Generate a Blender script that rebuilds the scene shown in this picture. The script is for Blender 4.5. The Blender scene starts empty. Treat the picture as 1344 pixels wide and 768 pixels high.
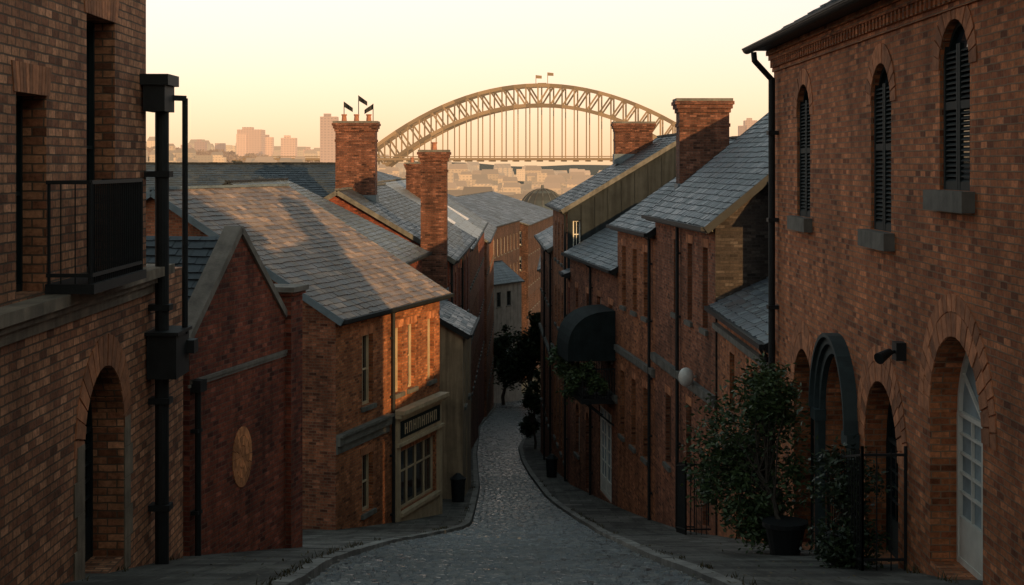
import bpy, math, random
from mathutils import Vector
random.seed(7)
R=random.random
def U(a,b): return a+(b-a)*random.random()
Z=Vector((0,0,1))
scene=bpy.context.scene

# ---------------------------------------------------------------- materials
def newmat(name):
    m=bpy.data.materials.new(name); m.use_nodes=True
    nt=m.node_tree; b=nt.nodes["Principled BSDF"]
    return m,nt,b
def N(nt,t,**k):
    n=nt.nodes.new(t)
    for a,v in k.items(): setattr(n,a,v)
    return n
def L(nt,a,b): nt.links.new(a,b)
def M(nt,op,*a):
    n=N(nt,'ShaderNodeMath',operation=op)
    for i,v in enumerate(a):
        if hasattr(v,'is_linked'): L(nt,v,n.inputs[i])
        else: n.inputs[i].default_value=v
    return n.outputs[0]
def mix(nt,bt,fac,a,b):
    n=N(nt,'ShaderNodeMixRGB',blend_type=bt)
    for s,v in (('Fac',fac),('Color1',a),('Color2',b)):
        if hasattr(v,'is_linked'): L(nt,v,n.inputs[s])
        else: n.inputs[s].default_value=v if s=='Fac' else (*v[:3],1)
    return n.outputs['Color']
def ramp(nt,inp,pts,interp='LINEAR'):
    n=N(nt,'ShaderNodeValToRGB'); cr=n.color_ramp; cr.interpolation=interp
    while len(cr.elements)<len(pts): cr.elements.new(.5)
    for e,(p,c) in zip(cr.elements,pts):
        e.position=p; e.color=(*c,1) if hasattr(c,'__len__') else (c,c,c,1)
    L(nt,inp,n.inputs[0]); return n.outputs[0]
def noise(nt,co,scale,detail=3,rough=.55,vec=None):
    n=N(nt,'ShaderNodeTexNoise'); n.inputs['Scale'].default_value=scale
    n.inputs['Detail'].default_value=detail; n.inputs['Roughness'].default_value=rough
    if vec:
        mp=N(nt,'ShaderNodeMapping'); mp.inputs['Scale'].default_value=vec
        L(nt,co,mp.inputs[0]); co=mp.outputs[0]
    L(nt,co,n.inputs['Vector']); return n.outputs['Fac']
def bump(nt,b,h,st,dist=.02):
    n=N(nt,'ShaderNodeBump'); n.inputs['Strength'].default_value=st; n.inputs['Distance'].default_value=dist
    L(nt,h,n.inputs['Height']); L(nt,n.outputs[0],b.inputs['Normal'])

def brick(name,c1,c2,mort,bw=.25,rh=.088,ms=.009,stain=.5,bstr=.7,var=1.0):
    m,nt,b=newmat(name); uv=N(nt,'ShaderNodeUVMap').outputs[0]
    sp=N(nt,'ShaderNodeSeparateXYZ'); L(nt,uv,sp.inputs[0])
    wn=noise(nt,uv,5,1); j=M(nt,'MULTIPLY',M(nt,'SUBTRACT',wn,.5),.018)
    u=M(nt,'ADD',sp.outputs[0],j); v=M(nt,'ADD',sp.outputs[1],j)
    cv=N(nt,'ShaderNodeCombineXYZ'); L(nt,u,cv.inputs[0]); L(nt,v,cv.inputs[1])
    row=M(nt,'FLOOR',M(nt,'DIVIDE',v,rh)); off=M(nt,'MULTIPLY',M(nt,'SUBTRACT',1.0,M(nt,'FLOORED_MODULO',row,2.0)),.5)
    col_=M(nt,'FLOOR',M(nt,'ADD',M(nt,'DIVIDE',u,bw),off))
    idv=N(nt,'ShaderNodeCombineXYZ'); L(nt,col_,idv.inputs[0]); L(nt,row,idv.inputs[1])
    wh=N(nt,'ShaderNodeTexWhiteNoise',noise_dimensions='2D'); L(nt,idv.outputs[0],wh.inputs['Vector'])
    t=N(nt,'ShaderNodeTexBrick'); L(nt,cv.outputs[0],t.inputs['Vector'])
    t.inputs['Scale'].default_value=1; t.inputs['Brick Width'].default_value=bw
    t.inputs['Row Height'].default_value=rh; t.inputs['Mortar Size'].default_value=ms
    t.inputs['Mortar Smooth'].default_value=.3
    t.inputs['Color1'].default_value=(1,1,1,1); t.inputs['Color2'].default_value=(1,1,1,1); t.inputs['Mortar'].default_value=(0,0,0,1)
    dk=tuple(x*.5 for x in c2); lt=tuple(min(1,x*1.3+.02) for x in c1)
    mid=tuple((x+y)/2 for x,y in zip(c1,c2))
    bc=ramp(nt,wh.outputs['Value'],[(0,dk),(.14,c2),(.45,mid),(.8,c1),(1,lt)])
    n1=noise(nt,uv,.45,4,.65); n2=noise(nt,uv,14,3,.65); n3=noise(nt,uv,1.0,3,.6,(2.2,.25,1))
    bc=mix(nt,'MULTIPLY',.8,bc,ramp(nt,n2,[(.3,.5),(.5,1.),(.7,1.4)]))
    col=mix(nt,'MIX',t.outputs['Fac'],bc,mort)
    col=mix(nt,'MULTIPLY',stain,col,ramp(nt,n1,[(.32,(.38,.37,.36)),(.55,(1,1,1)),(.75,(1.35,1.25,1.12))]))
    col=mix(nt,'MULTIPLY',stain,col,ramp(nt,n3,[(.35,(.45,.45,.44)),(.55,(1,1,1))]))
    L(nt,col,b.inputs['Base Color']); b.inputs['Roughness'].default_value=.85; b.inputs['Specular IOR Level'].default_value=.25
    h=M(nt,'SUBTRACT',M(nt,'MULTIPLY_ADD',n2,.5,M(nt,'MULTIPLY',wh.outputs['Value'],.35)),t.outputs['Fac'])
    bump(nt,b,h,bstr,.02); return m
def rough(name,c,var=.3,scale=3,r=.8,bs=.3,metal=0,island=0,streak=0,spec=.4):
    m,nt,b=newmat(name); uv=N(nt,'ShaderNodeUVMap').outputs[0] if not island else N(nt,'ShaderNodeTexCoord').outputs['Object']
    n1=noise(nt,uv,scale,4,.65); n2=noise(nt,uv,scale*12,2)
    col=mix(nt,'MULTIPLY',1,c,ramp(nt,n1,[(.3,1-var),(.5,1),(.7,1+var)]))
    if streak:
        col=mix(nt,'MULTIPLY',streak,col,ramp(nt,noise(nt,uv,1.2,3,.6,(3,.2,1)),[(.35,.45),(.6,1.)]))
    if island:
        g=N(nt,'ShaderNodeNewGeometry').outputs['Random Per Island']
        col=mix(nt,'MULTIPLY',1,col,ramp(nt,g,[(0,1-island),(.5,1),(1,1+island)]))
    L(nt,col,b.inputs['Base Color']); b.inputs['Roughness'].default_value=r; b.inputs['Metallic'].default_value=metal
    b.inputs['Specular IOR Level'].default_value=spec
    bump(nt,b,n2,bs,.01); return m
def slate(name,c,var=.35,r=.5,spec=.5):
    m,nt,b=newmat(name); co=N(nt,'ShaderNodeTexCoord').outputs['Object']
    g=N(nt,'ShaderNodeNewGeometry').outputs['Random Per Island']
    n1=noise(nt,co,.8,4,.7); n2=noise(nt,co,14,3)
    tint=ramp(nt,g,[(0,tuple(x*(1-var) for x in (1,1,1.05))),(.4,(.9,.9,.97)),(.8,(1.1,1.08,1.05)),(1,(1+var*1.6,1+var*1.3,1+var*1.1))])
    col=mix(nt,'MULTIPLY',1,c,tint)
    col=mix(nt,'MULTIPLY',.8,col,ramp(nt,n1,[(.3,.45),(.55,1),(.75,1.5)]))
    col=mix(nt,'MULTIPLY',.5,col,ramp(nt,n2,[(.3,.6),(.7,1.3)]))
    L(nt,col,b.inputs['Base Color']); b.inputs['Specular IOR Level'].default_value=spec
    rr=M(nt,'ADD',M(nt,'MULTIPLY',g,.25),M(nt,'MULTIPLY_ADD',n2,.35,r-.3))
    L(nt,rr,b.inputs['Roughness']); bump(nt,b,n2,.4,.01); return m
def glass(name,c=(.012,.016,.02),r=.06):
    m,nt,b=newmat(name); co=N(nt,'ShaderNodeTexCoord').outputs['Object']
    n=noise(nt,co,1.1,2); L(nt,mix(nt,'MULTIPLY',1,c,ramp(nt,n,[(.3,.4),(.7,1.9)])),b.inputs['Base Color'])
    b.inputs['Roughness'].default_value=r; b.inputs['Specular IOR Level'].default_value=.6
    bump(nt,b,n,.08,.05); return m
def leafmat(name,c1,c2):
    m,nt,b=newmat(name); g=N(nt,'ShaderNodeNewGeometry').outputs['Random Per Island']
    L(nt,ramp(nt,g,[(0,c1),(1,c2)]),b.inputs['Base Color']); b.inputs['Roughness'].default_value=.55; b.inputs['Specular IOR Level'].default_value=.35
    return m
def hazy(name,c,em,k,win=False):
    # distant surface: diffuse colour plus constant emission that imitates air haze
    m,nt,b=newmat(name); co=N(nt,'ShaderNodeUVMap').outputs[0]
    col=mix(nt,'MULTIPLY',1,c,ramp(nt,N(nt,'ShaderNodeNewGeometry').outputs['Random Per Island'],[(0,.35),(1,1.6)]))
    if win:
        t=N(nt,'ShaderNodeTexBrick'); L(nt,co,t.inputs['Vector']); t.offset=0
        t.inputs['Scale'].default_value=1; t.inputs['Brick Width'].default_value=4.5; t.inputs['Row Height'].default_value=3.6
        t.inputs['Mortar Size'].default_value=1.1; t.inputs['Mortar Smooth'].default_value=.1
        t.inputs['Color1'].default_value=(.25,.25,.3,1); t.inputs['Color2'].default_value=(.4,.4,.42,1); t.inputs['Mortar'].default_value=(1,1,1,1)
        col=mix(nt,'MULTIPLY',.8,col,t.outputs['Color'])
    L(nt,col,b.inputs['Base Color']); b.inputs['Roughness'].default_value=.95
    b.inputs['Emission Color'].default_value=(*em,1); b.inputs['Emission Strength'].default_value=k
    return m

B_NEARL=brick('brick_tan',(.50,.225,.115),(.31,.12,.062),(.15,.10,.068),.27,.108,.012,.55,.9)
B_NEARR=brick('brick_orange',(.50,.175,.070),(.31,.095,.040),(.27,.17,.105),.24,.088,.010,.5)
B_RED=brick('brick_red',(.28,.070,.036),(.17,.042,.027),(.17,.10,.072),.24,.086,.009,.7)
B_ORG=brick('brick_warm',(.40,.140,.056),(.26,.082,.036),(.24,.15,.09),.24,.086,.009,.6)
B_BRN=brick('brick_brown',(.30,.105,.052),(.18,.060,.033),(.20,.13,.085),.24,.086,.009,.65)
B_CHM=brick('brick_chimney',(.17,.066,.040),(.10,.040,.027),(.12,.08,.06),.24,.086,.009,.7)
B_DRK=brick('brick_sooty',(.05,.038,.032),(.032,.025,.023),(.045,.04,.035),.24,.086,.009,.6)
B_FAR=brick('brick_far',(.10,.048,.033),(.06,.030,.023),(.07,.05,.036),.24,.086,.009,.7)
VOUS=rough('gauged_brick',(.37,.145,.066),.4,6,.85,.5,0,.4)
MEDAL=rough('medallion_brick',(.55,.22,.09),.35,6,.85,.5,0,.35)
STONE=rough('sandstone',(.24,.18,.12),.35,1.5,.85,.5,0,0,.5)
STONED=rough('weathered_stone',(.12,.115,.10),.4,2,.85,.5,0,0,.5)
REND=rough('cream_render',(.34,.25,.16),.3,1,.9,.3,0,0,.9)
RENDG=rough('grey_render',(.024,.029,.032),.35,.8,.9,.3,0,0,.7,.1)
WHITE=rough('white_paint',(.62,.60,.54),.15,2,.5,.15)
CREAM=rough('cream_paint',(.44,.34,.22),.2,2,.6,.15,0,0,.4)
IRON=rough('black_iron',(.012,.014,.015),.3,4,.6,.3,0,0,0,.25)
DKPAINT=rough('dark_green_paint',(.010,.017,.018),.3,2,.7,.2,0,0,0,.2)
CANVAS=rough('dark_canvas',(.014,.021,.022),.3,2,.9,.3,0,0,.5,.15)
LEAD=rough('blue_grey_paint',(.10,.13,.15),.3,2,.6,.3)
SL_BLUE=slate('slate_blue',(.080,.100,.115))
SL_WARM=slate('slate_warm',(.20,.155,.130),var=.5,r=.6)
SL_DARK=slate('slate_dark',(.034,.043,.050))
METAL=rough('zinc_roof',(.15,.17,.18),.25,1,.4,.2,.3)
GLASS=glass('window_glass'); BLIND_PANE=rough('blind_and_pale_pane',(.26,.31,.33),.3,1.2,.9,.3)  # blinds and door panes; the arched door's reflections are put into this colour
COB=slate('cobblestone',(.18,.20,.21),var=.55,r=.32,spec=.85)
FLAG=brick('flagstones',(.13,.125,.112),(.095,.092,.083),(.030,.028,.026),.9,.62,.012,.9,.5)
KERB=rough('kerb_stone',(.17,.165,.15),.35,2,.75,.5,0,.3)
JOINT=rough('road_joint',(.012,.012,.011),.4,4,.9,.5)
EARTH=rough('earth_and_grass',(.06,.06,.04),.4,.2,.95,.5)
BARK=rough('bark',(.05,.038,.028),.4,10,.9,.8)
LEAF=leafmat('leaves',(.016,.036,.014),(.080,.12,.042))
LEAFD=leafmat('leaves_dark',(.008,.018,.008),(.036,.056,.022))
TERRA=rough('terracotta',(.28,.12,.07),.3,3,.8,.3)
LAMPW=rough('opal_glass',(.5,.49,.46),.1,2,.3,.05)
SKYL=glass('skylight_glass',(.10,.12,.14),.12)

# ---------------------------------------------------------------- mesh helper
class MB:
    def __init__(s): s.v=[];s.f=[];s.m=[]
    def poly(s,pts,mi=0):
        i=len(s.v); s.v+=[tuple(p) for p in pts]; s.f.append(tuple(range(i,i+len(pts)))); s.m.append(mi)
    def hexa(s,p,mi=0):
        i=len(s.v); s.v+=[tuple(q) for q in p]
        for f in ((0,3,2,1),(4,5,6,7),(0,1,5,4),(1,2,6,5),(2,3,7,6),(3,0,4,7)):
            s.f.append(tuple(i+k for k in f)); s.m.append(mi)
    def box(s,x0,x1,y0,y1,z0,z1,mi=0):
        s.hexa([(x0,y0,z0),(x1,y0,z0),(x1,y1,z0),(x0,y1,z0),(x0,y0,z1),(x1,y0,z1),(x1,y1,z1),(x0,y1,z1)],mi)
    def beam(s,a,b,w,h,mi=0,up=Z):
        a=Vector(a);b=Vector(b); d=(b-a).normalized()
        sd=d.cross(up)
        if sd.length<1e-4: sd=d.cross(Vector((1,0,0)))
        sd.normalize(); u=sd.cross(d).normalized(); sd*=w/2; u*=h/2
        s.hexa([a-sd-u,a+sd-u,b+sd-u,b-sd-u,a-sd+u,a+sd+u,b+sd+u,b-sd+u],mi)
    def cyl(s,a,b,r,r2=None,n=10,mi=0,cap=True):
        a=Vector(a);b=Vector(b); r2=r if r2 is None else r2
        d=(b-a).normalized(); x=d.cross(Z)
        if x.length<1e-4: x=Vector((1,0,0))
        x.normalize(); y=d.cross(x); i=len(s.v)
        for c,rr in ((a,r),(b,r2)):
            for k in range(n):
                t=2*math.pi*k/n; s.v.append(tuple(c+x*rr*math.cos(t)+y*rr*math.sin(t)))
        for k in range(n):
            s.f.append((i+k,i+(k+1)%n,i+n+(k+1)%n,i+n+k)); s.m.append(mi)
        if cap:
            s.f.append(tuple(i+k for k in range(n))[::-1]); s.m.append(mi)
            s.f.append(tuple(i+n+k for k in range(n))); s.m.append(mi)
    def build(s,name,mats,parent=None,smooth=False):
        if not s.f: return None
        me=bpy.data.meshes.new(name); me.from_pydata(s.v,[],s.f)
        if not isinstance(mats,(list,tuple)): mats=[mats]
        for m in mats: me.materials.append(m)
        me.polygons.foreach_set('material_index',s.m)
        uvl=me.uv_layers.new(name='UVMap').data
        V=me.vertices
        for p in me.polygons:
            n=p.normal
            if abs(n.z)>.93: t=Vector((1,0,0)); b=Vector((0,1,0))
            else:
                t=Z.cross(n).normalized(); b=n.cross(t)
            for li in p.loop_indices:
                co=V[me.loops[li].vertex_index].co
                uvl[li].uv=(co.dot(t),co.dot(b))
        if smooth: me.polygons.foreach_set('use_smooth',[True]*len(me.polygons))
        me.update()
        o=bpy.data.objects.new(name,me); scene.collection.objects.link(o)
        if parent: o.parent=parent
        return o
def empty(name):
    o=bpy.data.objects.new(name,None); scene.collection.objects.link(o); o.empty_display_size=.5; return o

class Fr:
    def __init__(s,P0,d,out):
        s.o=Vector((P0[0],P0[1],0)); s.d=Vector((d[0],d[1],0)).normalized(); s.n=Vector((out[0],out[1],0)).normalized()
    def pt(s,u,z,w=0): 
        p=s.o+s.d*u+s.n*w; p.z=z; return p
    def box(s,mb,u0,u1,z0,z1,w0,w1,mi=0):
        mb.hexa([s.pt(u0,z0,w0),s.pt(u1,z0,w0),s.pt(u1,z0,w1),s.pt(u0,z0,w1),s.pt(u0,z1,w0),s.pt(u1,z1,w0),s.pt(u1,z1,w1),s.pt(u0,z1,w1)],mi)

def wall(mb,F,u0,u1,zb,zt,ops,dep=.22,mi=0,topf=None):
    us=sorted({u0,u1,*[o['u0'] for o in ops],*[o['u1'] for o in ops]})
    zs=sorted({zb,zt,*[o['z0'] for o in ops],*[o['z1'] for o in ops]})
    for i in range(len(us)-1):
        for j in range(len(zs)-1):
            uc=(us[i]+us[i+1])/2; zc=(zs[j]+zs[j+1])/2
            if any(o['u0']<uc<o['u1'] and o['z0']<zc<o['z1'] for o in ops): continue
            mb.poly([F.pt(us[i],zs[j]),F.pt(us[i+1],zs[j]),F.pt(us[i+1],zs[j+1]),F.pt(us[i],zs[j+1])],mi)
    for o in ops:
        a,b,c,d=o['u0'],o['u1'],o['z0'],o['z1']; r=o.get('arch',0); dp=o.get('dep',dep)
        zs_=d-r; n=14
        mb.poly([F.pt(a,c),F.pt(a,zs_),F.pt(a,zs_,-dp),F.pt(a,c,-dp)],mi)
        mb.poly([F.pt(b,c),F.pt(b,zs_),F.pt(b,zs_,-dp),F.pt(b,c,-dp)],mi)
        mb.poly([F.pt(a,c),F.pt(b,c),F.pt(b,c,-dp),F.pt(a,c,-dp)],mi)
        if r:
            uc=(a+b)/2; hw=(b-a)/2; pr=None
            for k in range(n+1):
                t=math.pi*(1-k/n); q=(uc+hw*math.cos(t),zs_+r*math.sin(t))
                if pr:
                    if d-min(pr[1],q[1])>1e-4:
                        mb.poly([F.pt(*pr),F.pt(*q),F.pt(q[0],d),F.pt(pr[0],d)],mi)
                    mb.poly([F.pt(*pr),F.pt(*q),F.pt(q[0],q[1],-dp),F.pt(pr[0],pr[1],-dp)],mi)
                pr=q
        else: mb.poly([F.pt(a,d),F.pt(b,d),F.pt(b,d,-dp),F.pt(a,d,-dp)],mi)
def ring(mb,F,uc,zs,hw,rise,th,n,w0=-.05,w1=.012,mi=0,gap=.12):
    for k in range(n):
        t0=math.pi*(k+gap/2)/n; t1=math.pi*(k+1-gap/2)/n; p=[]
        ww=w1+U(0,.008)
        for w in (w0,ww):
            for t,e in ((t0,.002),(t1,.002),(t1,th),(t0,th)):
                p.append(F.pt(uc-(hw+e)*math.cos(t),zs+(rise+e)*math.sin(t),w))
        mb.hexa(p,mi)
def flatarch(mb,F,u0,u1,z,h,n,mi=0):
    for k in range(n):
        a=u0-.1+(u1-u0+.2)*(k+.06)/n; b=u0-.1+(u1-u0+.2)*(k+.94)/n; c=(u0+u1)/2; s=1.12
        p=[]; ww=.012+U(0,.003)
        for w in (-.05,ww):
            p+=[F.pt(a,z+.003,w),F.pt(b,z+.003,w),F.pt(c+(b-c)*s,z+h,w),F.pt(c+(a-c)*s,z+h,w)]
        mb.hexa(p,mi)
def fill(fm,gl,F,o,dep=.22,mi=0,curt=None):
    a,b,c,d=o['u0'],o['u1'],o['z0'],o['z1']; r=o.get('arch',0); dp=o.get('dep',dep); st=o.get('st','sash')
    W=b-a; H=d-c; t=o.get('t',.06); w=-dp+.005; wf=w+.06
    gl.poly([F.pt(a-.05,c-.05,w),F.pt(b+.05,c-.05,w),F.pt(b+.05,d+.05,w),F.pt(a-.05,d+.05,w)],1 if o.get('curt') else 0)
    if st=='sash' and R()<.4 and not o.get('nb'):   # part-drawn blind behind the upper sash
        zb_=d-H*U(.2,.6); zt_=d-(r if r else t)
        gl.poly([F.pt(a+t,zb_,w+.004),F.pt(b-t,zb_,w+.004),F.pt(b-t,zt_,w+.004),F.pt(a+t,zt_,w+.004)],1)
    bx=lambda u0,u1,z0,z1,e=0: F.box(fm,u0,u1,z0,z1,w+.001,wf+e,mi)
    bx(a,a+t,c,d-r,.005); bx(b-t,b,c,d-r,.005); bx(a+t,b-t,c,c+t*1.4)
    if r:
        uc=(a+b)/2; hw=W/2; n=12
        for k in range(n):
            t0=math.pi*k/n;t1=math.pi*(k+1)/n;p=[]
            for ww in (w+.002,wf):
                for tt,e in ((t0,0),(t1,0),(t1,-t),(t0,-t)): p.append(F.pt(uc-(hw+e)*math.cos(tt),d-r+(r+e)*math.sin(tt),ww))
            fm.hexa(p,mi)
        bx(a+t,b-t,d-r-t/2,d-r+t/2,-.004)
        if st in('door','fan'):
            for k in range(1,6):
                tt=math.pi*k/6; fm.beam(F.pt(uc,d-r,w+.03),F.pt(uc-(hw-t)*math.cos(tt),d-r+(r-t)*math.sin(tt),w+.03),.03,.04,mi,F.n)
    else: bx(a+t,b-t,d-t,d)
    if st=='sash':
        m=(c+d-r)/2; bx(a+t,b-t,m-t*.4,m+t*.4,-.006); uc=(a+b)/2; bx(uc-.014,uc+.014,c+t,d-(r or t),-.02)
    elif st in('door','fan'):
        uc=(a+b)/2; bx(uc-.05,uc+.05,c,d-(r or t),.01)
        for k in (-1,1):
            um=uc+k*(W/4); bx(um-.013,um+.013,c+H*.2,d-(r or t),-.02)
        for k in range(1,5):
            zz=c+H*.22+(H*.78-r)*k/5; bx(a+t,b-t,zz-.016,zz+.016,-.018)
        bx(a+t,b-t,c,c+H*.2,-.012)
    elif st=='shutter':
        uc=(a+b)/2
        for x0,x1 in ((a+.02,uc-.01),(uc+.01,b-.02)):
            F.box(fm,x0,x0+.07,c,d-r*.5,w+.06,wf+.05,mi); F.box(fm,x1-.07,x1,c,d-r*.5,w+.06,wf+.05,mi)
            F.box(fm,x0+.07,x1-.07,c,c+.1,w+.06,wf+.045,mi); F.box(fm,x0+.07,x1-.07,(c+d)/2-.05,(c+d)/2+.05,w+.06,wf+.045,mi)
            z=c+.13
            while z<d-r*.55:
                fm.hexa([F.pt(x0+.07,z,wf),F.pt(x1-.07,z,wf),F.pt(x1-.07,z-.03,wf+.04),F.pt(x0+.07,z-.03,wf+.04),
                         F.pt(x0+.07,z+.012,wf),F.pt(x1-.07,z+.012,wf),F.pt(x1-.07,z-.018,wf+.04),F.pt(x0+.07,z-.018,wf+.04)],mi)
                z+=.065
    elif st=='grid':
        for k in range(1,4): bx(a+W*k/4-.02,a+W*k/4+.02,c,d-t)
        bx(a+t,b-t,c+H*.62,c+H*.62+.05,-.005)

def slates(mb,A,B,C,D,ex=.25,w=.33,th=.018):
    A,B,C,D=map(Vector,(A,B,C,D)); LU=(B-A).length; LV=(D-A).length
    nrm=(B-A).cross(D-A).normalized()
    if nrm.z<0: nrm=-nrm
    mb.poly([A,B,C,D],1)
    nv=int(LV/ex)
    P=lambda u,v,h:(A.lerp(B,u)).lerp(D.lerp(C,u),v)+nrm*h
    for j in range(nv+1):
        v0=j/(nv+.6); v1=min(1,(j+1.25)/(nv+.6)); nu=int(LU/w); off=(j%2)*.5+U(-.05,.05)
        for i in range(-1,nu+1):
            a=max(0,(i+off+.015)/nu); b=min(1,(i+1+off-.015)/nu)
            if b-a<.1/nu: continue
            h=th+U(0,.013); dv=U(-.12,.08)*ex/LV; v=max(-.005,v0+dv)
            k=len(mb.v); mb.v+=[tuple(q) for q in (P(a,v,h+U(.004,.014)),P(b,v,h+U(.0,.014)),P(b,v1,.004),P(a,v1,.004),P(a,v,.001),P(b,v,.001))]
            mb.f+=[(k,k+1,k+2,k+3),(k+4,k+5,k+1,k),(k+4,k,k+3),(k+5,k+2,k+1)]; mb.m+=[0]*4

def chimney(par,x,y,w,l,z0,z1,mat,pots=3,name='chimney',along='x'):
    mb=MB(); h=z1-z0
    mb.box(x-w/2,x+w/2,y-l/2,y+l/2,z0,z1-.5,0)
    for k,(e,za,zb_) in enumerate(((.05,.5,.36),(.11,.36,.22),(.16,.22,.1))):
        mb.box(x-w/2-e,x+w/2+e,y-l/2-e,y+l/2+e,z1-za,z1-zb_,0)
    mb.box(x-w/2-.12,x+w/2+.12,y-l/2-.12,y+l/2+.12,z1-.1,z1,1)
    mb.box(x-w/2-.035,x+w/2+.035,y-l/2-.035,y+l/2+.035,z1-1.0,z1-.88,0)
    mb.box(x-w/2-.06,x+w/2+.06,y-l/2-.06,y+l/2+.06,z0,z0+.5,3)
    for k in range(pots):
        px=x+(k-(pots-1)/2)*(w/(pots+.2)); mb.cyl((px,y,z1),(px,y,z1+.32),.13,.10,10,2); mb.cyl((px,y,z1+.27),(px,y,z1+.34),.135,.135,10,2)
    mb.build(name,[mat,STONED,TERRA,LEAD],par)

def house(name,P0,P1,side,zb,ze,zr,D,ops,wm,roofm,trim=None,frame=WHITE,rd=None,gable_mat=None,ov=.18,ow=.28,ex=.25,
          strings=(),inn=None,sills=True,pipe=None,arches=True,corn=True,gops=(),lintel=VOUS):
    P0=Vector((*P0,0));P1=Vector((*P1,0)); d=(P1-P0).normalized(); Lf=(P1-P0).length
    if inn is None: inn=Vector((d.y,-d.x,0))*side
    else: inn=Vector((*inn,0))
    root=empty(name); rd=rd or D/2
    F=Fr(P0,d,-inn); G1=Fr(P0,inn,-d); G2=Fr(P1,inn,d); BK=Fr(P0+inn*D,d,inn)
    zbk=ze
    wl=MB(); wall(wl,F,0,Lf,zb,ze,ops)
    wall(wl,G1,0,D,zb,min(ze,zbk),gops,mi=1)
    wl.poly([G1.pt(0,ze),G1.pt(D,zbk),G1.pt(rd,zr)],1)
    wl.poly([G2.pt(0,zb),G2.pt(D,zb),G2.pt(D,zbk),G2.pt(rd,zr),G2.pt(0,ze)],1)
    wl.poly([BK.pt(0,zb),BK.pt(Lf,zb),BK.pt(Lf,zbk),BK.pt(0,zbk)],1)
    wl.build('walls',[wm,gable_mat or wm],root)
    s1=(zr-ze)/rd; s2=(zr-zbk)/(D-rd); up=.06
    rf=MB()
    A=F.pt(-ov,ze-ow*s1+up,ow);B=F.pt(Lf+ov,ze-ow*s1+up,ow);C=F.pt(Lf+ov,zr+up,-rd);Dd=F.pt(-ov,zr+up,-rd)
    slates(rf,A,B,C,Dd,ex,ex*1.3)
    E=F.pt(-ov,zbk-ow*s2+up,-D-ow);E2=F.pt(Lf+ov,zbk-ow*s2+up,-D-ow)
    slates(rf,E,E2,C,Dd,ex*1.6,ex*2)
    rf.build('roof',[roofm,SL_DARK],root)
    t=MB(); 
    k=0; nrg=max(2,int((C-Dd).length/.45))
    for k in range(nrg):
        a=Dd.lerp(C,k/nrg)+Z*(.03+U(-.008,.012)); b=Dd.lerp(C,(k+.97)/nrg)+Z*(.03+U(-.008,.012)); t.beam(a,b,.2,.08,0)
    for q,k in ((A,-1),(B,1)):
        top=Dd if k<0 else C; bk=E if k<0 else E2; off=F.d*k*.02-Z*.09
        t.beam(q+off,top+off,.035,.2,0,Z); t.beam(bk+off,top+off,.035,.2,0,Z)
    t.build('bargeboards_and_ridge',[trim or LEAD],root)
    g=MB(); g.beam(A+F.n*.07-Z*.05,B+F.n*.07-Z*.05,.13,.11,0)
    g.beam(A+F.n*-.03-Z*.09,B-F.n*.03-Z*.09,.05,.16,0)
    if pipe is not None:
        for pu in pipe:
            g.cyl(F.pt(pu,ze-.35,.1),F.pt(pu,zb+1.5,.1),.055,n=8)
            g.cyl(F.pt(pu,ze-.35,.1),F.pt(pu,ze-ow*s1-.02,ow+.06),.05,n=8)
            zz=ze-1.2
            while zz>zb+2: F.box(g,pu-.09,pu+.09,zz,zz+.06,.004,.12); zz-=1.9
    g.build('gutter_and_downpipes',IRON,root)
    fm=MB();gl=MB();sl=MB();vo=MB()
    for o in ops:
        fill(fm,gl,F,o); r=o.get('arch',0)
        if sills and o.get('sill',1): F.box(sl,o['u0']-.1,o['u1']+.1,o['z0']-.14,o['z0']-.002,-.1,.09)
        if arches:
            if r: ring(vo,F,(o['u0']+o['u1'])/2,o['z1']-r,(o['u1']-o['u0'])/2,r,.24,13)
            else: flatarch(vo,F,o['u0'],o['u1'],o['z1'],.24,max(5,int((o['u1']-o['u0'])/.1)))
    for o in gops:
        fill(fm,gl,G1,o); G1.box(sl,o['u0']-.1,o['u1']+.1,o['z0']-.14,o['z0']-.002,-.1,.09)
    if corn:
        F.box(sl,0,Lf,ze-.2,ze-.08,.002,.09)
        u=.1
        while u<Lf-.2: F.box(sl,u,u+.11,ze-.32,ze-.2,.002,.07); u+=.24
    for z,h,w in strings:
        F.box(sl,-.03,Lf+.03,z,z+h,.002,w); F.box(sl,-.03,Lf+.03,z-h*.4,z-.001,.002,w*.6)
    fm.build('window_frames',frame,root); gl.build('glass',[GLASS,BLIND_PANE],root); sl.build('sills_and_cornice',STONED,root); vo.build('brick_arches',lintel,root)
    return root,F,G1

# ---------------------------------------------------------------- ground
GP=[(-80,6),(0,-1.6),(20,-5.5),(45,-11),(55,-12.7),(67,-14.3),(90,-17.5),(120,-21.3),(180,-28.8),(240,-34),(500,-42),(30000,-42)]
def lin(P,x):
    if x<=P[0][0]: return P[0][1]
    for a,b in zip(P,P[1:]):
        if x<=b[0]: return a[1]+(b[1]-a[1])*(x-a[0])/(b[0]-a[0])
    return P[-1][1]
def G(y): return sum(lin(GP,y+k) for k in (-4,-2,0,2,4))/5
def smooth(a,b,x):
    t=max(0,min(1,(x-a)/(b-a))); return t*t*(3-2*t)
def ground_z(x,y):
    return G(y)+smooth(1500,2400,y)*58*math.exp(-((x+650)/480)**2)+smooth(1500,2600,y)*30*math.exp(-((x-900)/500)**2)
def smp(P):
    return lambda y: sum(lin(P,y+k) for k in (-2,-1,0,1,2))/5
KL=smp([(-20,-3),(19.5,-2.7),(26,-3.05),(31,-3.0),(38,-2.9),(44,-2.2),(48,-1.35),(67,-1.45),(94,-2.2),(133,-2.8),(175,-1.9),(200,-1.9)])
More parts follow.
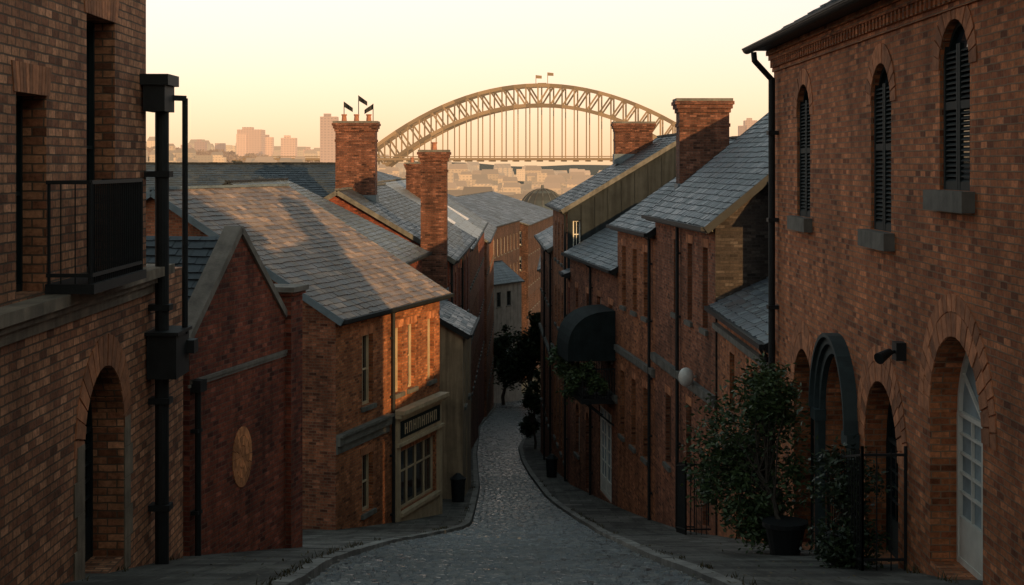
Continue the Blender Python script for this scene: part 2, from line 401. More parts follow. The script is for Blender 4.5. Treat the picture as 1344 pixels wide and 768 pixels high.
KR=smp([(-20,2.8),(19.5,2.6),(26,2.45),(40,2.65),(48,2.5),(55,2.0),(62,1.4),(75,.9),(88,.57),(102,.45),(115,.9),(133,1.86),(175,2.9),(200,3.2)])
me=bpy.data.meshes.new('ground')
xs=[-12000,-6000,-3000,-2000,-1500,-1200,-1000,-800,-600,-450,-300,-200,-100,-50,-20,-8,-4,0,4,8,20,50,100,200,300,450,600,800,1000,1200,1500,2000,3000,6000,12000]
ys=[-80,-40,-20,-10]+list(range(0,200,4))+[200,220,240,280,340,420,500,700,1000,1300,1500,1700,1900,2100,2300,2500,2800,3300,4000,6000,10000,20000]
vs=[(x,y,ground_z(x,y)-.10) for y in ys for x in xs]; nx=len(xs)
fs=[(j*nx+i,j*nx+i+1,(j+1)*nx+i+1,(j+1)*nx+i) for j in range(len(ys)-1) for i in range(nx-1)]
me.from_pydata(vs,[],fs); me.materials.append(EARTH); uvl=me.uv_layers.new(name='UVMap').data
for lp in me.loops: 
    c=me.vertices[lp.vertex_index].co; uvl[lp.index].uv=(c.x,c.y)
scene.collection.objects.link(bpy.data.objects.new('ground',me))
# road
mb=MB(); y=-10
while y<200:
    mb.poly([(KL(y),y,G(y)-.02),(KR(y),y,G(y)-.02),(KR(y+1),y+1,G(y+1)-.02),(KL(y+1),y+1,G(y+1)-.02)],0); y+=1
road=empty('cobblestone_road'); mb.build('road_bed',JOINT,road)
cb=MB()
def cobbles(y0,y1,rl,cw,curv):
    y=y0
    while y<y1:
        l=KL(y)+.02; r=KR(y)-.02; mid=(l+r)/2; x=l; ln=rl*U(.94,1.06)
        while x<r-.05:
            w=min(cw*U(.75,1.3),r-x)
            if r-x-w<.05: w=r-x
            cx=x+w/2; yy=y+curv*((cx-mid)**2)+U(-.006,.006); g=.012
            h=.018+U(0,.030); i0=.026
            X0,X1=x+g,x+w-g; Y0,Y1=yy+g*2.4,yy+ln-g*2.4; zz=G(yy+ln/2); sl=(G(yy+1)-G(yy))
            k=len(cb.v); tl=U(-.010,.010); tm=U(-.010,.010)
            def zf(Y): return zz+(Y-yy-ln/2)*sl
            cb.v+=[(X0,Y0,zf(Y0)-.02),(X1,Y0,zf(Y0)-.02),(X1,Y1,zf(Y1)-.02),(X0,Y1,zf(Y1)-.02),
                   (X0+i0,Y0+i0,zf(Y0)+h+tl),(X1-i0,Y0+i0,zf(Y0)+h-tl),(X1-i0,Y1-i0,zf(Y1)+h+tm),(X0+i0,Y1-i0,zf(Y1)+h-tm)]
            cb.f+=[(k+4,k+5,k+6,k+7),(k,k+1,k+5,k+4),(k+1,k+2,k+6,k+5),(k+2,k+3,k+7,k+6),(k+3,k,k+4,k+7)]; cb.m+=[0]*5
            x+=w
        y+=ln
cobbles(12,34,.22,.19,.045); cobbles(34,75,.31,.22,.045); cobbles(75,196,.45,.30,.03)
cb.build('cobbles',COB,road)
# pavements and kerbs
for nm,K,sg in (('pavement',KL,-1),('pavement',KR,1)):
    mb=MB(); y=-10
    while y<200:
        q=[]
        for yy in (y,y+1):
            q.append([(K(yy)+sg*.22,yy,G(yy)+.12),(sg*9,yy,G(yy)+.14)])
        mb.poly([q[0][0],q[0][1],q[1][1],q[1][0]],0); y+=1
    mb.build(nm,FLAG)
    kb=MB(); y=-5
    while y<198:
        l=.95; y1=y+l-.015; a,b=K(y),K(y1); e=U(-.008,.008)
        p=[]
        for z in (-.12,.12+e,):
            p+=[(a,y,G(y)+z),(a+sg*.225,y,G(y)+z+.008),(b+sg*.225,y1,G(y1)+z+.008),(b,y1,G(y1)+z)]
        kb.hexa(p); y+=l
    kb.build('kerb',KERB)

# ---------------------------------------------------------------- near left building
def op(u0,u1,z0,z1,**k): return dict(u0=u0,u1=u1,z0=z0,z1=z1,**k)
root=empty('brick_house_with_balcony')
F=Fr((-5.5,8),(0,1),(1,0)); y0=8
wl=MB()
opsU=[op(19.7-y0,21.1-y0,-1.5,1.95,st='sash',dep=.35),op(16.9-y0,18.0-y0,-1.5,.8,st='sash',dep=.35),op(12.5-y0,13.8-y0,-1.5,1.95,dep=.35)]
opsL=[op(19.35-y0,21.35-y0,G(20.3)+.1,-2.7,arch=1.0,dep=.5,st='door',curt=0),op(13.5-y0,15.5-y0,G(15)+.1,-2.4,arch=1.0,dep=.5,st='door')]
wall(wl,F,0,22.9-y0,-1.7,5.2,opsU); 
F2=Fr((-5.44,8),(0,1),(1,0))
wall(wl,F2,0,25.2-y0,-9,-1.7,opsL)
wl.poly([(-5.5,22.9,-1.7),(-12,22.9,-1.7),(-12,22.9,5.2),(-5.5,22.9,5.2)])
wl.poly([(-5.44,25.2,-9),(-12,25.2,-9),(-12,25.2,-1.7),(-5.44,25.2,-1.7)])
wl.poly([(-5.44,8,-9),(-12,8,-9),(-12,8,5.2),(-5.44,8,5.2)])
wl.poly([(-12,25.2,-9),(-12,8,-9),(-12,8,5.2),(-12,25.2,5.2)])
wl.poly([(-5.44,22.85,-1.7),(-5.44,25.2,-1.7),(-12,25.2,-1.7),(-12,22.85,-1.7)])
wl.build('walls',B_NEARL,root)
rf=MB(); slates(rf,(-5.1,7.6,5.1),(-5.1,23.2,5.1),(-8.7,23.2,7.6),(-8.7,7.6,7.6),.3,.35); slates(rf,(-12.3,7.6,5.1),(-12.3,23.2,5.1),(-8.7,23.2,7.6),(-8.7,7.6,7.6),.3,.35)
rf.poly([(-5.5,8,5.2),(-12,8,5.2),(-8.7,8,7.5)],1); rf.poly([(-5.5,22.9,5.2),(-12,22.9,5.2),(-8.7,22.9,7.5)],1)
rf.build('roof',[SL_BLUE,B_NEARL],root)
fm=MB();gl=MB();tr=MB();vo=MB()
for o in opsU: fill(fm,gl,F,o)
for o in opsL:
    fill(fm,gl,F2,o)
    c=(o['u0']+o['u1'])/2; ring(vo,F2,c,o['z1']-1.0,1.0,1.0,.42,17); 
    for s in (o['u0']-.32,o['u1']+.002):
        zz=o['z0']-.2; k=0
        while zz<o['z1']-1.2:
            e=.12 if k%2 else 0
            a,b=(s-e,s+.318) if s<c else (s,s+.318+e)
            F2.box(tr,a,b,zz,zz+.42,-.3,.02); zz+=.43; k+=1
for o in opsU: flatarch(vo,F,o['u0'],o['u1'],o['z1'],.34,12)
for a,b,w in ((-1.93,-1.78,.12),(-1.779,-1.68,.20),(-1.679,-1.54,.30)): F.box(tr,0,23.5-y0,a,b,-.2,w)
fm.build('window_frames',DKPAINT,root);gl.build('glass',[GLASS,BLIND_PANE],root);tr.build('stone_ledge_and_jambs',rough('tan_stone',(.22,.17,.12),.4,2,.85,.5,0,0,.7),root);vo.build('brick_arches',VOUS,root)
# balcony
bal=MB(); X0,X1,Y0,Y1=-5.5,-4.98,18.0,20.45
bal.box(X0,X1+.06,Y0-.06,Y1+.06,-1.535,-1.42)
for z in (-.22,-1.32):
    bal.beam((X0,Y0,z),(X1,Y0,z),.045,.045); bal.beam((X1,Y0,z),(X1,Y1,z),.045,.045); bal.beam((X1,Y1,z),(X0,Y1,z),.045,.045)
n=26
for k in range(n+1):
    y=Y0+(Y1-Y0)*k/n; bal.cyl((X1,y,-1.42),(X1,y,-.22),.012 if k%n else .028,n=6)
for k in range(1,6):
    x=X0+(X1-X0)*k/6; bal.cyl((x,Y1,-1.42),(x,Y1,-.22),.012,n=6)
bal.cyl((X0+.03,Y0,-1.42),(X0+.03,Y0,-.22),.02,n=6)
for k in (1,2):
    bal.cyl((X0+.17*k,Y0,-1.42),(X0+.17*k,Y0,-.22),.008,n=6)
bal.build('balcony_railing',IRON,root)
# downpipe with hopper
dp=MB()
dp.box(-5.5,-5.08,22.5,23.25,1.17,1.33); dp.box(-5.46,-5.14,22.55,23.2,.78,1.17)
dp.cyl((-5.26,22.9,.8),(-5.26,22.9,-8),.105,n=14)
dp.cyl((-5.0,23.3,1.0),(-5.0,23.3,-2.6),.045,n=10); dp.beam((-5.26,23.0,1.0),(-5.0,23.3,1.0),.08,.08)
for z in (-.2,-2.2,-3.6,-5.2): dp.box(-5.5,-5.12,22.77,23.03,z,z+.09)
dp.box(-5.42,-4.98,22.6,23.5,-3.2,-2.55); dp.box(-5.45,-4.94,22.55,23.55,-2.55,-2.5); dp.box(-5.0,-4.86,23.3,23.6,-2.9,-2.7)
dp.build('downpipe_and_hopper',IRON,root)

# ---------------------------------------------------------------- gabled outbuilding
root=empty('gabled_brick_outbuilding')
P0=Vector((-5.5,26,0)); P1=Vector((-4.4,30.8,0)); d=(P1-P0).normalized(); n=Vector((d.y,-d.x,0)); inn=-n; Lf=(P1-P0).length
F=Fr(P0,d,n); G1=Fr(P0,inn,-d); zb=-10
wl=MB(); pu=2.17; zp=-1.3; zl=-3.05; zrr=-3.25
wl.poly([F.pt(0,zb),F.pt(Lf,zb),F.pt(Lf,zrr),F.pt(pu,zp),F.pt(0,zl)])
wl.poly([G1.pt(0,zb),G1.pt(8,zb),G1.pt(8,zl),G1.pt(0,zl)])
G2=Fr(P1,inn,d); wl.poly([G2.pt(0,zb),G2.pt(8,zb),G2.pt(8,zrr),G2.pt(0,zrr)])
FB=Fr(P0+inn*8,d,-n); wl.poly([FB.pt(0,zb),FB.pt(Lf,zb),FB.pt(Lf,zrr),FB.pt(pu,zp),FB.pt(0,zl)])
F.box(wl,Lf-.5,Lf+.12,zb,-2.62,-.5,.13)
F.box(wl,Lf-.55,Lf+.17,-2.62,-2.55,-.55,.18); 
wl.build('walls',B_RED,root)
tr=MB(); 
tr.beam(F.pt(-.15,zl-.02,-.12),F.pt(pu,zp+.10,-.12),.34,.13); tr.beam(F.pt(pu,zp+.10,-.12),F.pt(Lf-.5,zrr+.25,-.12),.34,.13)
F.box(tr,0,Lf-.5,-3.76,-3.70,.002,.05); F.box(tr,-.08,Lf-.5,-3.82,-3.77,.002,.03)
F.box(tr,Lf-.6,Lf+.22,-2.55,-2.45,-.6,.23)
G1.box(tr,0,8,zl-.12,zl-.02,.002,.12)
tr.build('coping_and_string_course',rough('coping_stone',(.19,.165,.14),.4,2,.85,.5,0,0,.5),root)
rf=MB(); slates(rf,F.pt(-.2,zl-.12,-.3),F.pt(-.2,zl-.12,-8),F.pt(pu,zp-.05,-8),F.pt(pu,zp-.05,-.3),.22,.3)
slates(rf,F.pt(Lf+.1,zrr-.1,-.3),F.pt(Lf+.1,zrr-.1,-8),F.pt(pu,zp-.05,-8),F.pt(pu,zp-.05,-.3),.22,.3)
rf.build('roof',[SL_DARK,SL_DARK],root)
md=MB(); cz=-5.42; cu=2.25
for rr,nn,rin in ((.56,20,.40),(.39,16,.22),(.21,8,.02)):
    for k in range(nn):
        t0=2*math.pi*(k+.05)/nn;t1=2*math.pi*(k+.95)/nn;p=[]; e=U(0,.005)
        for w in (-.02,.014+e):
            for t,q in ((t0,rin),(t1,rin),(t1,rr),(t0,rr)): p.append(F.pt(cu+q*math.cos(t)*.8,cz+q*math.sin(t),w))
        md.hexa(p)
md.build('round_brick_medallion',MEDAL,root)
g=MB(); g.cyl(F.pt(.12,-3.9,.1),F.pt(.12,-9,.1),.055,n=10); F.box(g,0,.26,-3.9,-3.7,.01,.2)
for z in (-4.6,-6): F.box(g,.02,.22,z,z+.06,.004,.14)
g.build('downpipe',IRON,root)

# ---------------------------------------------------------------- left row
L3ops=[op(2.0,2.9,-7.5,-5.3,nb=1),op(2.0,2.9,-10.8,-9.0,nb=1),op(4.75,5.4,-7.5,-5.35,nb=1),op(5.95,6.65,-7.5,-5.35,nb=1),op(7.85,8.5,-7.5,-5.35,nb=1),
       op(5.3,8.6,-11.4,-9.45,st='grid',sill=0,dep=.15)]
root,F,G1=house('corner_shop_house',(-5.2,45),(-2.55,53.7),-1,-16,-4.45,-.85,11.5,L3ops,B_ORG,SL_WARM,LEAD,CREAM,rd=6,gable_mat=B_BRN,
      ov=.25,ow=.32,strings=[],pipe=[4.4])
tr=MB(); 
F.box(tr,0,4.2,-8.35,-8.1,.002,.14); F.box(tr,0,4.2,-8.1,-8.02,.002,.22); F.box(tr,0,4.2,-8.6,-8.36,.002,.05)
tr.build('stone_band',STONED,root)
tr=MB(); F.box(tr,4.65,9.05,-8.15,-8.02,.002,.38); F.box(tr,4.65,9.05,-8.28,-8.16,.002,.28); F.box(tr,4.75,8.95,-9.1,-8.29,.002,.12); F.box(tr,4.65,9.05,-9.22,-9.11,.002,.2)
F.box(tr,4.65,5.0,-13,-9.23,.002,.12);F.box(tr,8.75,9.05,-13,-9.23,.002,.12); F.box(tr,5.0,8.75,-13,-11.55,.003,.1); F.box(tr,5.0,8.75,-11.54,-11.42,.003,.2)
tr.build('shop_front',CREAM,root)
tr=MB(); F.box(tr,4.95,8.75,-8.98,-8.42,.121,.14); tr.build('fascia_sign_board',DKPAINT,root)
tr=MB(); u=5.3
for k,ch in enumerate('HOTTEMIL'):
    F.box(tr,u,u+.05,-8.88,-8.52,.141,.16); F.box(tr,u+.2,u+.25,-8.88,-8.52,.141,.16)
    if k%2: F.box(tr,u+.05,u+.2,-8.57,-8.52,.141,.158)
    else: F.box(tr,u+.05,u+.2,-8.72,-8.67,.141,.158)
    u+=.4
tr.build('fascia_letters',CREAM,root)
house('slate_roof_house',(-4.6,56.5),(-3.9,66),-1,-17,-3.75,-.75,12,[],B_RED,SL_BLUE,IRON,rd=6)
root,F,G1=house('cream_rendered_cottage',(-1.95,60.5),(-1.8,67),-1,-18,-6.7,-5.0,6,[op(1,1.8,-9.8,-8),op(3.8,4.6,-9.8,-8),op(2.2,3.2,G(63)+.15,-10.9,sill=0)],REND,SL_BLUE,IRON,WHITE,rd=3,arches=False,ow=.25)
ro=[op(u,u+1.0,-8.2,-5.2) for u in (2,4.6,8,11,14,17)]+[op(u,u+1,-12.2,-9.8) for u in (2,5,8,11,14,17)]
root,F,G1=house('red_brick_terrace_house',(-2.8,68),(-2.45,88.5),-1,-22,-4.2,-1.25,10,ro,B_RED,SL_DARK,STONED,WHITE,rd=5,pipe=[.3,10])
chimney(root,-7.5,73.5,1.9,1.2,-2.0,2.05,B_CHM,3); chimney(root,-3.45,67.6,1.15,.9,-6,.62,B_CHM,1)
fl=MB()
for x,h,s in ((-8.1,.7,1),(-7.4,1.0,1),(-6.7,.6,-1)):
    fl.cyl((x,73.5,2.0),(x,73.5,2.3+h),.02,n=6)
    w=.42
    for k in range(5):
        a=x+s*w*k/5;b=x+s*w*(k+1)/5
        za=.06*math.sin(k*1.3);zb_=.06*math.sin((k+1)*1.3)
        fl.poly([(a,73.5+za,2.3+h-.26-k*.05),(b,73.5+zb_,2.3+h-.31-k*.05),(b,73.5+zb_,2.3+h-.06-k*.06),(a,73.5+za,2.3+h-k*.06)])
fl.build('flags_on_poles',IRON,root)
house('long_dark_roof_house',(-26,77),(-9.3,77),-1,-20,-2.6,-.05,12,[],B_DRK,SL_DARK,IRON,rd=6,inn=(0,1),ex=.3)
def rows(L_,zs,w=.9,h=1.9,step=2.6,**k):
    o=[]; u=.9
    while u<L_-w-.4:
        for z in zs: o.append(op(u,u+w,z-h,z,**k))
        u+=step
    return o
r1,F,_=house('brick_terrace_house',(-2.7,90),(-2.5,114),-1,-27,-4.9,-1.2,11,rows(24,(-5.9,-9.4,-13)),B_BRN,METAL,STONED,WHITE,ex=.5,corn=False,arches=False)
r2,F2_,_=house('brick_terrace_house',(-2.95,115),(-2.7,148),-1,-32,-5.6,-1.6,13,rows(33,(-7,-11,-15)),B_RED,SL_BLUE,STONED,WHITE,ex=.5,corn=False,arches=False)
house('brick_terrace_house',(-2.5,150),(-2.2,184),-1,-38,-7.6,-3,14,rows(34,(-9,-13,-17,-21)),B_BRN,SL_DARK,STONED,WHITE,ex=.6,corn=False,arches=False)
SLF=slate('slate_far',(.045,.052,.06),var=.3)
def fo(L_,n,zs): return [op(1+k*(L_-2)/n,2.2+k*(L_-2)/n,z-2.2,z,t=.12,dep=.3) for k in range(n) for z in zs]
house('brick_warehouse',(-4.5,195),(1.2,236),-1,-44,-8.6,-4.2,26,rows(41,(-10.5,-15,-19),1.2,2.4,3.4),B_FAR,SLF,STONED,WHITE,ex=.8,corn=False,arches=False,gops=fo(26,7,(-9.6,-13.6,-17.6)))
house('brick_warehouse',(2.5,240),(9,300),-1,-48,-9.6,-5.5,26,rows(60,(-12,-17,-21),1.2,2.4,3.6),B_FAR,SLF,STONED,WHITE,ex=.9,corn=False,arches=False,gops=fo(26,7,(-10.6,-14.6,-18.6)))
house('brick_warehouse',(-26,205),(-12,260),-1,-44,-4.5,-1.2,24,[],B_FAR,SLF,STONED,WHITE,ex=.9,corn=False,arches=False)
house('white_rendered_cottage',(-2.4,186),(1.2,192),-1,-36,-14.6,-12.4,6,[op(1,2,-17.6,-15.8),op(3.4,4.4,-17.6,-15.8)],rough('pale_render',(.2,.185,.165),.25,1,.9,.3,0,0,.7),SL_BLUE,IRON,DKPAINT,corn=False,arches=False,ex=.5)
sk=MB()
def skl(F,u0,u1,w0,w1,ze,s,ow=0):
    z=lambda w: ze+(-w)*s+.12
    p=[F.pt(u0,z(w0),w0),F.pt(u1,z(w0),w0),F.pt(u1,z(w1),w1),F.pt(u0,z(w1),w1)]
    sk.hexa([q-Z*.15 for q in p]+p)
skl(F2_,4,10,-1,-3.5,-5.6,4/6.5); skl(F2_,14,20,-1,-3.5,-5.6,4/6.5); skl(F,3,6,-1.2,-3.4,-4.9,3.7/5.5); skl(F,10,13,-1.2,-3.4,-4.9,3.7/5.5)
sk.build('skylights',SKYL,r2)
chimney(r1,-6.5,104,1.4,1,-3,.1,B_CHM,2)

# ---------------------------------------------------------------- near right building
root=empty('brick_warehouse_with_arches')
YS=4
F=Fr((5.5,YS),(0,1),(-1,0)); wl=MB()
A=lambda a,b,z0,z1,**k: op(a-YS,b-YS,z0,z1,**k)
ops=[A(28.1,29.4,-1.0,1.5,arch=.6,st='shutter',dep=.16),A(22.1,23.35,-1.0,1.5,arch=.6,st='shutter',dep=.16),A(18.3,19.6,-.33,1.8,arch=.6,st='shutter',dep=.16),A(13,14.3,-.33,1.8,arch=.6,st='shutter',dep=.16),
     A(27.75,29.75,G(29)+.1,-3.5,arch=1.0,dep=.4,st='fan'),A(24.5,26.7,G(25.5)+.1,-3.2,arch=1.1,dep=.45,st='fan'),A(21.7,23.75,G(22.7)+.1,-3.25,arch=1.02,dep=.4,st='fan'),
     A(17.8,20.05,G(19)+.1,-2.15,arch=1.12,dep=.42,st='door',curt=1),A(12.5,14.7,G(13)+.1,-1.4,arch=1.1,dep=.5,st='door')]  # pale panel in the first door stands in for reflections on its glass
LR=32-YS
wall(wl,F,0,LR,-11,2.5,ops)
# unseen far end wall, angled back so sun reaches the corner shop
ex1=(9.0,25.9); ex2=(12.5,19.8)
wl.poly([(5.5,32,-11),(*ex2,-11),(*ex2,2.5),(*ex1,4.6),(5.5,32,2.5)])
wl.poly([(5.5,YS,-11),(12.5,YS,-11),(12.5,YS,2.5),(9.0,YS,4.6),(5.5,YS,2.5)]); wl.poly([(12.5,YS,-11),(*ex2,-11),(*ex2,2.5),(12.5,YS,2.5)])
F.box(wl,0,LR,1.92,2.0,.002,.04); F.box(wl,0,LR,2.16,2.26,.002,.12); F.box(wl,0,LR,2.26,2.36,.002,.17)
u=.05
while u<LR-.1: F.box(wl,u,u+.11,2.0,2.16,.002,.1); u+=.22
wl.build('walls',B_NEARR,root)
rf=MB(); slates(rf,(5.05,YS,2.45),(5.05,32.9,2.45),(9.0,26.0,4.8),(9.0,YS,4.8),.24,.32); slates(rf,(12.9,YS,2.3),(12.9,19.2,2.3),(9.0,26.0,4.8),(9.0,YS,4.8),.5,.6)
rf.build('roof',[SL_BLUE,SL_DARK],root)
g=MB()
def gutter(mb,x,y0,y1,z,r,sg):
    pr=None;n=8
    for k in range(n+1):
        t=math.pi+math.pi*k/n; q=(x+r*math.cos(t),z+r*math.sin(t))
        if pr: mb.poly([(pr[0],y0,pr[1]),(q[0],y0,q[1]),(q[0],y1,q[1]),(pr[0],y1,pr[1])])
        pr=q
    mb.beam((x-r,y0,z),(x-r,y1,z),.025,.03); mb.poly([(x-r,y0,z),(x+r,y0,z),(x,y0,z-r)]); mb.poly([(x-r,y1,z),(x+r,y1,z),(x,y1,z-r)])
gutter(g,4.98,YS,32.3,2.42,.10,1)
g.box(5.08,5.49,YS,32.0,2.368,2.42)
g.cyl((4.98,31.4,2.3),(5.0,31.4,2.1),.06,n=12); g.cyl((5.0,31.4,2.12),(5.36,31.5,1.75),.06,n=12); g.cyl((5.37,31.5,1.78),(5.37,31.5,-8),.07,n=12)
for z in (.6,-1.2,-3,-4.8,-6.6): g.box(5.28,5.5,31.38,31.62,z,z+.08)
g.build('gutter_and_downpipe',IRON,root)
fm=MB();gl=MB();tr=MB();vo=MB();fw=MB();hd=MB()
for i,o in enumerate(ops):
    fill(fw if i==7 else fm,gl,F,o); r=o['arch']; hw=(o['u1']-o['u0'])/2; uc=(o['u0']+o['u1'])/2
    if i<4: F.box(tr,o['u0']-.2,o['u1']+.2,o['z0']-.26,o['z0']-.003,-.2,.16); ring(vo,F,uc,o['z1']-r,hw,r,.30,13)
    else:
        if i!=5: ring(vo,F,uc,o['z1']-r,hw,r,.30,19); ring(vo,F,uc,o['z1']-r,hw+.31,r+.31,.22,25)
o=ops[5]; uc=(o['u0']+o['u1'])/2
for th,w,a in ((.16,.10,0),(.12,.17,.16),(.07,.24,.28)):
    hw=1.1+a+.002; n=20
    for k in range(n):
        t0=math.pi*k/n;t1=math.pi*(k+1)/n;p=[]
        for ww in (.002,w):
            for t,e in ((t0,0),(t1,0),(t1,th),(t0,th)): p.append(F.pt(uc-(hw+e)*math.cos(t),o['z1']-1.1+(hw+e)*math.sin(t),ww))
        hd.hexa(p)
for s in (-1,1):
    F.box(hd,uc+s*1.28-.17,uc+s*1.28+.17,o['z0']-1,o['z1']-1.3,.002,.13); F.box(hd,uc+s*1.28-.22,uc+s*1.28+.22,o['z1']-1.3,o['z1']-1.1,.002,.2)
fm.build('shutters_and_frames',DKPAINT,root);fw.build('white_glazed_door',WHITE,root);gl.build('glass',[GLASS,BLIND_PANE],root);tr.build('stone_sills',STONED,root);vo.build('brick_arches',VOUS,root)
hd.build('painted_door_surround',rough('teal_paint',(.03,.045,.047),.3,2,.7,.2,0,0,0,.25),root)
bm=MB(); 
bm.box(8.5,9.5,24.2,25.4,4,6.5); bm.build('chimney',B_NEARR,root)
lm=MB(); lm.box(5.36,5.5,21.25,21.5,-2.75,-2.5); lm.cyl((5.4,21.37,-2.62),(5.2,21.2,-2.66),.025,n=8); lm.cyl((5.27,21.25,-2.62),(5.08,21.1,-2.70),.05,.085,n=12)
wlamp=empty('wall_floodlight'); lm.build('lamp_housing',IRON,wlamp)
# added house out of view, blocks the sun from the near left house
house('offscreen_shade_house',(5.6,-34),(5.6,3.7),1,-8,9.5,13,12,rows(37,(7,3.5,0.2),1.0,2.0,3.2),B_NEARR,SL_BLUE,IRON,WHITE,ex=.6,arches=False,corn=False)

# ---------------------------------------------------------------- right row
W2=[op(2.2,3.0,-6.2,-4.7),op(5.4,6.2,-6.2,-4.7),op(1.6,2.5,-9,-7.4),op(4.4,5.2,-9.3,-7.3)]
house('low_brick_house',(5.5,32.05),(5.45,40.4),1,-13,-3.75,-2.1,7,W2,B_ORG,SL_BLUE,IRON,DKPAINT,rd=3.5,strings=[(-4.35,.14,.14)],pipe=[.3],ow=.2,corn=False)
W3=[op(3.2,3.9,-4.55,-2.3),op(5.4,6.1,-4.55,-2.3),op(1,1.7,-4.55,-2.3),op(3.3,4.1,-9,-7),op(.8,1.7,G(41.5)+.2,-8.0,sill=0,arch=.2),op(6.6,7.5,-9.4,-7.2)]
root,F,G1=house('tall_brick_house',(5.42,40.6),(4.7,50),1,-16,-1.5,2.4,10,W3,B_BRN,SL_BLUE,IRON,DKPAINT,rd=4.8,gable_mat=B_DRK,strings=[(-6.4,.22,.16)],pipe=[5.0],ow=.3,
   gops=())
mb=MB(); mb.box(7.0,9.5,39.2,40.55,-3.2,-1.02,1); slates(mb,(6.8,39.0,-1.25),(9.8,39.0,-1.25),(9.8,40.56,-.45),(6.8,40.56,-.45),.22,.3)
mb.build('lean_to_roof',[SL_BLUE,B_DRK],root)
sp=MB()
F.box(sp,2.5,2.56,-6.05,-6.0,0.002,.3)
c=F.pt(2.3,-6.0,.35)
for j in range(10):
    t0=math.pi*j/10;t1=math.pi*(j+1)/10
    sp.cyl(c+Z*.27*math.cos(t0),c+Z*.27*math.cos(t1),max(.002,.22*math.sin(t0)),max(.002,.22*math.sin(t1)),16,0,False)
gl_=empty('opal_globe_lamp'); sp.build('globe',LAMPW,gl_,True)
W4=[op(1.2,1.95,-5.2,-3.0),op(3.2,3.95,-5.2,-3.0),op(5.3,6.05,-5.2,-3.0),op(1.2,2.0,-10,-7.6),op(3.4,4.2,-10,-7.6),op(5.6,6.4,-10,-7.6)]
root,F,G1=house('brick_terrace_house',(4.7,50.05),(3.95,57),1,-18,-2.15,.9,9,W4,B_ORG,SL_BLUE,IRON,DKPAINT,rd=4.4,strings=[(-6.95,.2,.14)],pipe=[.5])
chimney(root,6.75,54,1.75,1.1,-1.2,2.3,B_CHM,0)
W5=[op(1.0,1.8,-7.5,-5.4),op(3.5,4.4,-7.5,-5.3),op(6.2,6.9,-7.5,-5.4),op(9,9.7,-7.5,-5.4),op(1.2,3.9,G(59)+.2,-9.6,st='door',sill=0,dep=.12,curt=1,t=.12),op(6.2,7.1,G(63.5)+.2,-10.4,sill=0,arch=.4),op(8.7,9.7,-12.6,-10.4,arch=.5)]
root,F,G1=house('shop_house_with_balcony',(3.95,57.05),(2.6,68.2),1,-20,-3.9,-1.6,8,W5,B_BRN,SL_BLUE,IRON,WHITE,rd=4,strings=[(-8.9,.2,.14)],pipe=[5.4],ow=.25)
bl=MB(); u0,u1=.4,3.2; w=1.3
F.box(bl,u0,u1,-9.05,-8.85,.003,w)
for k in range(29):
    u=u0+.03+(u1-u0-.06)*k/28; bl.cyl(F.pt(u,-8.85,w-.04),F.pt(u,-7.75,w-.04),.014 if k%7 else .03,n=6)
for k in range(13):
    ww=w*k/13+.03; bl.cyl(F.pt(u0+.03,-8.85,ww),F.pt(u0+.03,-7.75,ww),.014,n=6); bl.cyl(F.pt(u1-.03,-8.85,ww),F.pt(u1-.03,-7.75,ww),.014,n=6)
for z in (-7.74,-8.72): bl.beam(F.pt(u0,z,w-.04),F.pt(u1,z,w-.04),.05,.05); bl.beam(F.pt(u0+.03,z,0),F.pt(u0+.03,z,w),.05,.05); bl.beam(F.pt(u1-.03,z,0),F.pt(u1-.03,z,w),.05,.05)
for u in (u0+.2,u1-.2): bl.beam(F.pt(u,-9.9,.03),F.pt(u,-9.05,w-.2),.07,.07)
bl.build('iron_balcony',IRON,root)
cn=MB(); n=12; nr=10; zc=-7.15; hc=1.6
def cp(i,j):
    t=math.pi/2*j/nr
    return F.pt(u0+(u1-u0)*i/n,zc+hc*math.sin(t)**.8,max(.003,w*1.4*math.cos(t)**.8))
for i in range(n):
    for j in range(nr): cn.poly([cp(i,j),cp(i+1,j),cp(i+1,j+1),cp(i,j+1)])
for i in (0,n): cn.poly([cp(i,j) for j in range(nr+1)]+[F.pt(u0+(u1-u0)*i/n,zc,.003)])
for i in range(n):
    a=cp(i,0);b=cp(i+1,0); cn.poly([a,b,b-Z*.28,(a+b)/2-Z*.34,a-Z*.28])
for u in (0,n):
    a=cp(u,0);b=F.pt(u0+(u1-u0)*u/n,zc,.003); cn.poly([a,b,b-Z*.28,a-Z*.28])
cn.build('canvas_canopy',CANVAS,root)
W6=[op(u,u+.7,z-1.9,z) for u in (.8,3,5.2,7.4) for z in (-2.9,-6.2)]+[op(u,u+.8,-14,-10.9,arch=.4) for u in (1,3.4,5.8,8)]
root,F,G1=house('tall_house_with_grey_gable',(2.55,70),(2.15,80),1,-22,-2.0,1.35,12,W6,B_ORG,SL_DARK,STONED,WHITE,rd=5.6,gable_mat=RENDG,strings=[(-9.6,.2,.14)],pipe=[.2],gops=[op(.25,.6,-3.9,-2.6)])
sm=MB()
for k in range(1,9):
    u=k*.62; G1.box(sm,u,u+.04,-6,-2.0+3.35*min(u,5.5)/5.6-.25,.003,.03)
sm.build('gable_cladding_seams',RENDG,root)
chimney(root,6.2,78,1.9,1.1,0,2.15,B_CHM,0)
house('link_house',(2.62,68.25),(2.56,69.95),1,-21,-4.9,-3.5,7,[op(.5,1.2,-7.5,-5.6)],B_RED,SL_BLUE,IRON,WHITE)
W7=[op(u,u+.7,z-1.9,z) for u in (1,3.2,5.4,7.6,9.8,12,14) for z in (-5.8,)]+[op(u,u+.8,-14.4,-10.9,arch=.4) for u in (1,3.4,5.8,8,10.5,13)]
